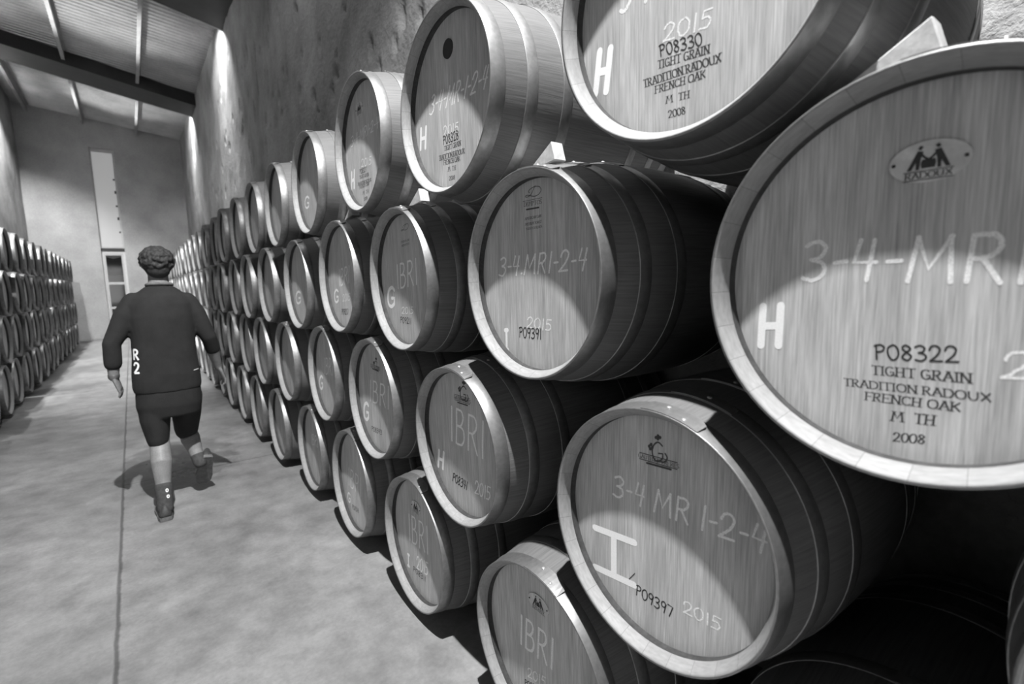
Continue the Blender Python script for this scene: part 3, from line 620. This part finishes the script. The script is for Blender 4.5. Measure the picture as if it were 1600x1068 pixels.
# writing, stamps, plates and logos on the heads
KIND = {'c': ('chalk_writing', CHALK, .0002, 'white chalk writing'), 'p': ('painted_letter', PAINT, .00025, 'white painted letter'), 'm': ('marker_code', MARKER, .0003, 'black hand-written code'),
        's': ('stamped_text', STAMP, .00012, 'black stamped lettering'), 'k': ('burnt_logo', BRAND, .00012, 'dark burnt maker mark')}
rt = random.Random(4)
for key, lines in MARKS.items():
    root = RIGHT[key]; ribs = {}
    for li, (st, text, nfit, ax, ay, bx, by, cx, cy) in enumerate(lines):
        a, b, c = (ax, ay), (bx, by), (cx, cy)
        rb = ribs.setdefault((st, li), Ribbon())
        if st == 'p' and text == 'I':
            U, V = Vector((bx-ax, by-ay)), Vector((cx-ax, cy-ay)); A = Vector(a); wd = max(.008, V.length*(.17 if U.length > .06 else .16))
            rb.stroke([tuple(A+U*.5), tuple(A+U*.5+V*.5), tuple(A+U*.5+V)], wd)
            for t in (0, 1):
                q = .0 if U.length > .06 else .28
                rb.stroke([tuple(A+V*t+U*q), tuple(A+V*t+U*.5), tuple(A+V*t+U*(1-q))], wd*(.95 if U.length > .06 else 1.4))
        else: write(rb, text, nfit, a, b, c, st, rt)
        if text == 'DEMPTOS':
            rb.stroke([(ax-.003, ay+.0155), (bx+.003, by+.0155)], .0014); rb.stroke([(ax+.012, ay-.0095), (bx-.012, by-.0095)], .0045)
        if text == 'GAUTHIER FRERES':
            h = hypot(cx-ax, cy-ay)
            for dz in (-.35*h, 1.35*h): rb.stroke([(ax+.004, ay+dz), (bx-.004, by+dz)], .0022)
            rb.stroke([(ax+.025, ay-.9*h), (bx-.02, by-.9*h)], .005)
    for (st, li), rb in ribs.items():
        nm, mt, dx, lab = KIND[st]; s = RIGHT[key].scale[1]
        o = rb.done(nm, mt, root, 0.0); o.location = (DH-dx-BL/2, 0, RB); o.scale = (1, 1/s, 1/s); o['label'] = lab
# chime stamps and the short split on the head with the big I
rb = Ribbon(); rb.stroke([(-.083, -.163), (-.066, -.140)], .0022); o = rb.done('head_split', MARKER, RIGHT['C', .5], 0); o.location = (DH-.0004-BL/2, 0, RB)

def oval_plate(key, u, v, hw, hh, emblem):
    root = RIGHT[key]
    bm = bmesh.new(); n = 48
    prism(bm, [(-.003, -hw*cos(2*pi*i/n), hh*sin(2*pi*i/n)) for i in range(n)], (.003, 0, 0))
    pl = obj('oval_plate', bm, PLATE, root); pl.location = (DH-BL/2, -u, RB+v); pl['label'] = 'pale oval maker plate with dark emblem'
    for sx in (-1, 1):
        bm = bmesh.new(); bmesh.ops.create_cone(bm, cap_ends=True, segments=12, radius1=.0026, radius2=.002, depth=.002)
        for q in bm.verts: q.co = Vector((-.0038+q.co.z*-1, sx*hw*.88+q.co.x, q.co.y))
        obj('screw', bm, PLUG, pl)
    rb = Ribbon(); k = hh
    for sx in (-1, 1):          # two workers leaning over a cask
        rb.poly([(sx*(.22*k), .72*k), (sx*(.36*k), .80*k), (sx*(.46*k), .66*k), (sx*(.34*k), .56*k)][::sx])
        rb.poly([(sx*.22*k, .5*k), (sx*.46*k, .55*k), (sx*.66*k, .1*k), (sx*.86*k, -.36*k), (sx*.68*k, -.36*k), (sx*.5*k, .0), (sx*.5*k, -.36*k), (sx*.36*k, -.36*k), (sx*.32*k, .12*k)][::sx])
        rb.stroke([(sx*.34*k, .42*k), (sx*.16*k, .2*k), (sx*.05*k, .12*k)], .1*k)
    rb.poly([(-.26*k, .1*k), (.26*k, .1*k), (.3*k, -.1*k), (.26*k, -.32*k), (-.26*k, -.32*k), (-.3*k, -.1*k)])
    if emblem:
        write(rb, 'RADOUX', 0, (-.92*k, -.78*k), (.92*k, -.78*k), (-.92*k, -.5*k), 's', rt)
        for z in (-.44, -.86): rb.stroke([(-.98*k, z*k), (.98*k, z*k)], .04*k)
    o = rb.done('emblem', STAMP, pl, -.0034); o['label'] = 'dark emblem of two workers over a cask'
oval_plate(('B', 0), .008, .165, .047, .029, True)
oval_plate(('A', 2.5), -.047, .175, .046, .029, True)
oval_plate(('D', 1), -.013, .162, .047, .029, True)
oval_plate(('D', 2), -.033, .145, .047, .029, True)
bm = bmesh.new(); prism(bm, [(-.004, -.031*cos(2*pi*i/28), .031*sin(2*pi*i/28)) for i in range(28)], (.004, 0, 0))
o = obj('plug', bm, PLUG, RIGHT['A', 1.5]); o.location = (DH-BL/2, .012, RB+.176); o['label'] = 'round black plug'

# pale wooden wedges driven between the barrels of the top row and the row below
def wedge(key, label, x0=.13, flip=1, hgt=.058):
    yb, zb = (NEAR[key][1], NEAR[key][2]) if key in NEAR else (key[1]*PITCH, ROWZ[key[0]])
    rr = .340*(NEAR[key][3]/RF if key in NEAR else 1)
    ang = [(.0, rr), (.17, rr*cos(math.asin(.17/rr)))]
    e = empty('wooden_wedge', (x0, yb, zb+rr))
    bm = bmesh.new()
    pts = [(0, flip*.005, .001), (0, flip*.022, hgt), (0, flip*.185, -.040), (0, flip*.165, -.036), (0, flip*.10, -.0105)]
    prism(bm, pts, (.045, 0, 0)); bevel(bm, .0025, 1)
    b = obj('block', bm, WEDGE); b.name = 'wooden_wedge'; b.location = e.location
    bpy.data.objects.remove(e); b.name = 'wooden_wedge'
    return tag(b, label, 'wedge', 'wooden wedges between barrels')
wedge(('B', 0), 'pale wooden wedge on top of the biggest barrel at the right edge')
wedge(('B', 1), 'pale wooden wedge on top of the barrel with the script D logo')
wedge(('B', 2), 'pale wooden wedge on the barrel with code ending 211, under the plug-hole barrel')
wedge(('B', 3), 'pale wooden wedge above the second row barrel chalked IBRI, farthest of the wedges seen')

# ------------------------------------------------------------------ the walker, seen from behind
SKIN = mottled('skin', .19, .24, 20, .5, 120, .1, .001); SHIRT = mottled('black_cotton', .014, .021, 12, .9, 200, .2, .002)
SHORTS = mottled('dark_shorts', .015, .022, 10, .85, 160, .25, .002); HAIRM = mottled('dark_curls', .02, .04, 60, .7, 160, .6, .004)
SHOE = mottled('dark_shoe', .04, .06, 30, .6, 90, .2, .002); SOLE = mottled('pale_sole', .10, .15, 30, .7); SOCK = mottled('dark_sock', .05, .07, 30, .9)
def tube(bm, pts, rad, n=16, flat=None):
    """tapered limb along pts with rounded ends; rad: radius or (rx, ry); flat: reference axis for rx"""
    pts = [Vector(p) for p in pts]; rings = []
    def R(i): return rad[i] if isinstance(rad[i], tuple) else (rad[i], rad[i])
    for i, p in enumerate(pts):
        t = (pts[min(i+1, len(pts)-1)]-pts[max(i-1, 0)]).normalized()
        ax = Vector(flat) if flat else (Vector((0, 1, 0)) if abs(t.y) < .9 else Vector((1, 0, 0)))
        a = (ax-t*ax.dot(t)).normalized(); b = t.cross(a); rx, ry = R(i)
        if i == 0:
            for q, k in ((-.8, .6), (-.45, .89)): rings.append([p+t*q*min(rx, ry)+a*rx*k*cos(2*pi*j/n)+b*ry*k*sin(2*pi*j/n) for j in range(n)])
        rings.append([p+a*rx*cos(2*pi*j/n)+b*ry*sin(2*pi*j/n) for j in range(n)])
        if i == len(pts)-1:
            for q, k in ((.45, .89), (.8, .6)): rings.append([p+t*q*min(rx, ry)+a*rx*k*cos(2*pi*j/n)+b*ry*k*sin(2*pi*j/n) for j in range(n)])
    V = [[bm.verts.new(p) for p in r] for r in rings]
    for k in range(len(V)-1):
        for j in range(n): bm.faces.new((V[k][j], V[k][(j+1) % n], V[k+1][(j+1) % n], V[k+1][j]))
    bm.faces.new(V[0][::-1]); bm.faces.new(V[-1])
def loft(bm, secs, n=28, ex=2.4):
    """stacked horizontal super-ellipse sections (z, cx, cy, half width, half depth)"""
    V = []
    for z, cx, cy, a, b in secs:
        r = []
        for j in range(n):
            t = 2*pi*j/n; c, s = cos(t), sin(t)
            r.append(bm.verts.new((cx+a*math.copysign(abs(c)**(2/ex), c), cy+b*math.copysign(abs(s)**(2/ex), s), z)))
        V.append(r)
    for k in range(len(V)-1):
        for j in range(n): bm.faces.new((V[k][j], V[k][(j+1) % n], V[k+1][(j+1) % n], V[k+1][j]))
    bm.faces.new(V[0][::-1]); bm.faces.new(V[-1]); bmesh.ops.recalc_face_normals(bm, faces=bm.faces[:])
def ball(bm, c, r):
    n, m_ = (20, 12) if r[0] > .03 else (9, 6)
    top = bm.verts.new((c[0], c[1], c[2]+r[2])); bot = bm.verts.new((c[0], c[1], c[2]-r[2]))
    R = [[bm.verts.new((c[0]+r[0]*sin(pi*k/m_)*cos(2*pi*j/n), c[1]+r[1]*sin(pi*k/m_)*sin(2*pi*j/n), c[2]+r[2]*cos(pi*k/m_))) for j in range(n)] for k in range(1, m_)]
    for j in range(n):
        q = (j+1) % n; bm.faces.new((top, R[0][j], R[0][q])); bm.faces.new((bot, R[-1][q], R[-1][j]))
        for k in range(m_-2): bm.faces.new((R[k][j], R[k+1][j], R[k+1][q], R[k][q]))
def fuse(name, bm, m, parent, voxel, iters, factor=.5):
    """merge overlapping volumes into one continuous skin"""
    bmesh.ops.recalc_face_normals(bm, faces=bm.faces[:])
    o = obj(name+'_raw', bm, m); a = o.modifiers.new('r', 'REMESH'); a.mode = 'VOXEL'; a.voxel_size = voxel
    b = o.modifiers.new('s', 'SMOOTH'); b.iterations = iters; b.factor = factor
    dg = bpy.context.evaluated_depsgraph_get(); dg.update(); me = bpy.data.meshes.new_from_object(o.evaluated_get(dg))
    bpy.data.objects.remove(o); me.materials.clear()
    for p in me.polygons: p.use_smooth = True
    me.name = name; return link(name, me, m, parent)
BX, BY = -.745, 3.85
walker = empty('person', (0, 0, 0))
tag(walker, 'person walking away in a dark loose T-shirt and knee-length shorts, arms hanging', 'person')
SHL, ELL, WRL, HNL = (-.893, 3.86, 1.405), (-1.022, 3.83, 1.18), (-1.032, 3.86, .965), (-1.005, 3.885, .86)
SHR, ELR, WRR, HNR = (-.592, 3.86, 1.40), (-.488, 3.84, 1.18), (-.436, 3.96, .945), (-.404, 4.00, .845)
HIL, KNL, ANL = (-.835, 3.85, .88), (-.832, 3.84, .48), (-.842, 3.69, .10)
HIR, KNR, ANR = (-.655, 3.86, .88), (-.662, 4.08, .50), (-.606, 3.95, .255)
def mid(a, b, t): return tuple(a[i]+(b[i]-a[i])*t for i in range(3))
bm = bmesh.new()
loft(bm, [(.80, BX, BY+.01, .15, .10), (.90, BX, BY, .165, .115), (1.05, BX, BY, .155, .105), (1.25, BX, BY, .17, .11), (1.40, BX, BY, .18, .105), (1.48, BX, BY, .12, .08), (1.53, BX, BY, .06, .06)])
tube(bm, [(BX+.005, BY, 1.48), (BX+.005, BY+.02, 1.60)], [.062, .058])
ball(bm, (BX+.007, BY+.025, 1.680), (.076, .095, .110)); ball(bm, (BX+.007, BY+.065, 1.632), (.055, .058, .058))
tube(bm, [(BX+.007, BY+.115, 1.69), (BX+.007, BY+.135, 1.655)], [.011, .016])           # nose
tube(bm, [(BX-.014, BY+.112, 1.618), (BX+.028, BY+.112, 1.618)], [.009, .009])           # lips
for s in (-1, 1):
    tube(bm, [(BX+.007+s*.078, BY+.005, 1.700), (BX+.007+s*.090, BY-.004, 1.685), (BX+.007+s*.080, BY+.006, 1.655)], [(.014, .007), (.020, .008), (.011, .007)], flat=(0, 1, 0))
    tube(bm, [(BX+.007+s*.018, BY+.102, 1.708), (BX+.007+s*.05, BY+.092, 1.708)], [.010, .009])    # brow
for sh, el, wr in ((SHL, ELL, WRL), (SHR, ELR, WRR)):
    tube(bm, [sh, mid(sh, el, .5), el, mid(el, wr, .3), mid(el, wr, .75), wr], [.058, .052, .044, .045, .034, .029])
for hi, kn, an in ((HIL, KNL, ANL), (HIR, KNR, ANR)):
    c = mid(kn, an, .3); c = (c[0], c[1]-.022, c[2])
    tube(bm, [hi, mid(hi, kn, .5), kn, c, mid(kn, an, .65), an], [.092, .08, .058, .062, .046, .036])
def hand(wr, tip, out, spread):
    """palm, four bent fingers and a thumb; out: side the thumb leaves from"""
    w0, t0 = Vector(wr), Vector(tip); d = (t0-w0).normalized(); o = Vector(out); o = (o-d*o.dot(d)).normalized(); nrm = d.cross(o)
    pl = .090
    tube(bm, [w0, w0+d*.03, w0+d*pl], [(.030, .021), (.038, .017), (.042, .014)], flat=o)
    for k, (off, ln) in enumerate(((.030, .066), (.010, .076), (-.011, .070), (-.030, .054))):
        p = w0+d*(pl-.004)+o*off; d1 = (d+o*off*spread).normalized(); cr = -nrm*.35
        q1 = p+d1*ln*.45; d2 = (d1+cr).normalized(); q2 = q1+d2*ln*.33; d3 = (d2+cr*1.3).normalized(); q3 = q2+d3*ln*.27
        tube(bm, [p, q1, q2, q3], [.0095, .009, .0082, .007], 10)
    p = w0+d*.028+o*.030; q = p+(d*.6+o*.62-nrm*.25).normalized()*.042; e = q+(d*.9+o*.15-nrm*.3).normalized()*.032
    tube(bm, [p, q, e], [.013, .0105, .0085], 10)
hand(WRL, HNL, (.25, 1, 0), 2.0); hand(WRR, HNR, (-.3, .6, .4), 5.0)
body = fuse('body', bm, SKIN, walker, .0052, 6)
# hair: a cap of curls
bm = bmesh.new(); ball(bm, (BX+.007, BY+.005, 1.702), (.095, .104, .096)); ball(bm, (BX+.007, BY-.028, 1.65), (.070, .06, .065))
hr = random.Random(2)
for i in range(430):
    a, b_ = hr.uniform(0, 2*pi), math.asin(hr.uniform(-.75, 1)); r = hr.uniform(.007, .0125)
    d = Vector((cos(a)*cos(b_), sin(a)*cos(b_), sin(b_)))
    if d.y > .45 and d.z < .45: continue
    k = .0 if d.z > -.3 else -.012
    ball(bm, (BX+.007+d.x*(.094+k), BY+.004+d.y*.104, 1.700+d.z*.094), (r, r, r))
fuse('hair', bm, HAIRM, walker, .005, 1)
# T-shirt
bm = bmesh.new()
loft(bm, [(.835, BX-.005, BY, .190, .135), (.87, BX-.005, BY, .196, .140), (.95, BX-.005, BY, .194, .143), (1.08, BX-.003, BY, .182, .138), (1.22, BX, BY, .180, .136), (1.34, BX, BY, .190, .132), (1.42, BX, BY, .186, .120), (1.47, BX+.002, BY, .150, .105), (1.505, BX+.005, BY+.005, .115, .088), (1.535, BX+.005, BY+.01, .078, .075)])
for sh, el, wr, w1 in ((SHL, ELL, WRL, .062), (SHR, ELR, WRR, .058)):
    cf = mid(el, wr, .62 if sh is SHL else .42)
    tube(bm, [mid(sh, el, -.1), mid(sh, el, .3), mid(sh, el, .7), mid(el, wr, .02), cf], [.074, .077, .060, .051, w1-.012])
shirt = fuse('t_shirt', bm, SHIRT, walker, .009, 7)
bm = bmesh.new()
bmesh.ops.create_circle(bm, segments=40, radius=1)
# collar rib
bm.clear()
V = []
for j in range(40):
    t = 2*pi*j/40; cx, cy = BX+.006+.073*cos(t), BY+.012+.071*sin(t); z = 1.543+.010*-sin(t)
    V.append([bm.verts.new((cx+.007*cos(u)*cos(t), cy+.007*cos(u)*sin(t), z+.011*sin(u))) for u in [2*pi*k/8 for k in range(8)]])
for j in range(40):
    for k in range(8): bm.faces.new((V[j][k], V[(j+1) % 40][k], V[(j+1) % 40][(k+1) % 8], V[j][(k+1) % 8]))
bmesh.ops.recalc_face_normals(bm, faces=bm.faces[:])
COL = mottled('grey_rib', .12, .16, 30, .9); o = obj('collar', bm, COL, walker, True); o['label'] = 'greyer ribbed collar of the T-shirt'
# shorts
bm = bmesh.new()
loft(bm, [(.66, BX-.005, BY+.01, .175, .120), (.74, BX-.005, BY+.005, .190, .135), (.84, BX-.003, BY, .186, .132), (.93, BX-.002, BY, .172, .122)])
tube(bm, [(-.838, 3.855, .78), (-.842, 3.855, .64), (-.838, 3.85, .50)], [(.118, .098), (.110, .088), (.088, .066)], flat=(0, 1, 0))
tube(bm, [(-.650, 3.87, .78), (-.655, 3.97, .64), (-.662, 4.05, .50)], [(.118, .096), (.110, .092), (.096, .076)], flat=(0, 1, 0))
shorts = fuse('shorts', bm, SHORTS, walker, .009, 6)
# socks and shoes
bm = bmesh.new(); tube(bm, [mid(KNL, ANL, .73), mid(KNL, ANL, .85), (ANL[0], ANL[1], .07)], [.052, .047, .046]); sl = fuse('sock', bm, SOCK, walker, .006, 3)
bm = bmesh.new(); tube(bm, [mid(KNR, ANR, .80), ANR], [.044, .043]); fuse('sock', bm, SOCK, walker, .006, 3)
def shoe(heel, fwd, up):
    """low trainer; heel: rear end of the sole, fwd: towards the toe, up: out of the sole"""
    f = Vector(fwd).normalized(); u = Vector(up); u = (u-f*u.dot(f)).normalized(); sd = f.cross(u); h = Vector(heel)
    e = bmesh.new()
    prof = [(.0, .030, .075), (.03, .040, .085), (.08, .042, .082), (.13, .045, .068), (.19, .050, .050), (.24, .046, .038), (.275, .026, .026)]
    V = []
    for x, wd, ht in prof:
        V.append([e.verts.new(h+f*x+sd*wd*cos(t)*(1 if sin(t) < .2 else .86)+u*(.022+(ht-.0)*max(0, sin(t)))) for t in [pi*k/10 for k in range(11)]])
    for i in range(len(V)-1):
        for k in range(10): e.faces.new((V[i][k], V[i][k+1], V[i+1][k+1], V[i+1][k]))
        e.faces.new((V[i][0], V[i+1][0], V[i+1][10], V[i][10]))
    e.faces.new(V[0]); e.faces.new(V[-1][::-1]); bmesh.ops.recalc_face_normals(e, faces=e.faces[:])
    so = obj('shoe', e, SHOE, walker, True)
    e = bmesh.new(); ol = [(-.004, .022), (.0, .033), (.04, .043), (.11, .045), (.19, .054), (.25, .048), (.283, .026)]
    pts = [h+f*x+sd*wd for x, wd in ol]+[h+f*x-sd*wd for x, wd in ol[::-1]]
    prism(e, pts, u*.026); q = obj('sole', e, SOLE, so); q['label'] = 'paler rubber sole'
shoe((-.846, 3.635, 0.002), (-.02, 1, 0), (0, 0, 1))
shoe((-.560, 3.93, .285), (-.12, .55, -.85), (.10, .85, .5))
# white print on the left flank of the shirt, mark on the sock, thin light strip at the waistband, wrist strap
def print_on(surf, glyphs, centre, h, wd, frm, name, m, lab, rot=0, parent=None):
    bv = BVHTree.FromPolygons([v.co.copy() for v in surf.data.vertices], [list(p.vertices) for p in surf.data.polygons])
    e = bmesh.new(); c = Vector(centre); fr = Vector(frm).normalized(); sx = Vector((0, 0, 1)).cross(fr).normalized()
    for gi, gch in enumerate(glyphs):
        for kind, pts in GL[gch][1]:
            pp = smooth(pts, 4) if kind == 'c' else [pts[0]]+[tuple(pts[0][q]+(pts[-1][q]-pts[0][q])*t/4 for q in (0, 1)) for t in (1, 2, 3, 4)] if len(pts) == 2 else pts
            last = None
            for i in range(len(pp)):
                a, b = pp[max(0, i-1)], pp[min(len(pp)-1, i+1)]; l = hypot(b[0]-a[0], b[1]-a[1]) or 1; nx, ny = -(b[1]-a[1])/l*wd/h/2, (b[0]-a[0])/l*wd/h/2
                cur = []
                for s in (1, -1):
                    gx, gy = (pp[i][0]+s*nx-.3)*h, (pp[i][1]+s*ny)*h-gi*h*1.3
                    gx, gy = gx*cos(rot)-gy*sin(rot), gx*sin(rot)+gy*cos(rot)
                    q = c+sx*gx+Vector((0, 0, gy)); hit = bv.ray_cast(q+fr*.6, -fr)
                    cur.append(e.verts.new(hit[0]+fr*.002) if hit[0] else None)
                if last and all(last) and all(cur): e.faces.new((last[0], cur[0], cur[1], last[1]))
                last = cur
    o = obj(name, e, m, parent or surf); o['label'] = lab; return o
print_on(shirt, 'R2', (-.872, BY, 1.065), .066, .013, (-.45, -1, 0), 'shirt_print', PAINT, 'white print on the side of the T-shirt')
print_on(sl, 'oo', (-.828, 3.7, .185), .03, .006, (.25, -1, 0), 'sock_mark', PAINT, 'small pale mark on the sock')
print_on(shirt, '-', (-.588, BY, .890), .16, .006, (.25, -1, 0), 'waist_label', PLATE, 'thin pale label strip near the hem')
bm = bmesh.new(); d = (Vector(WRL)-Vector(ELL)).normalized()
tube(bm, [Vector(WRL)-d*.004, Vector(WRL)+d*.004], [.032, .032]); o = obj('wrist_strap', bm, STEEL, walker, True); o['label'] = 'glinting strap on the left wrist'
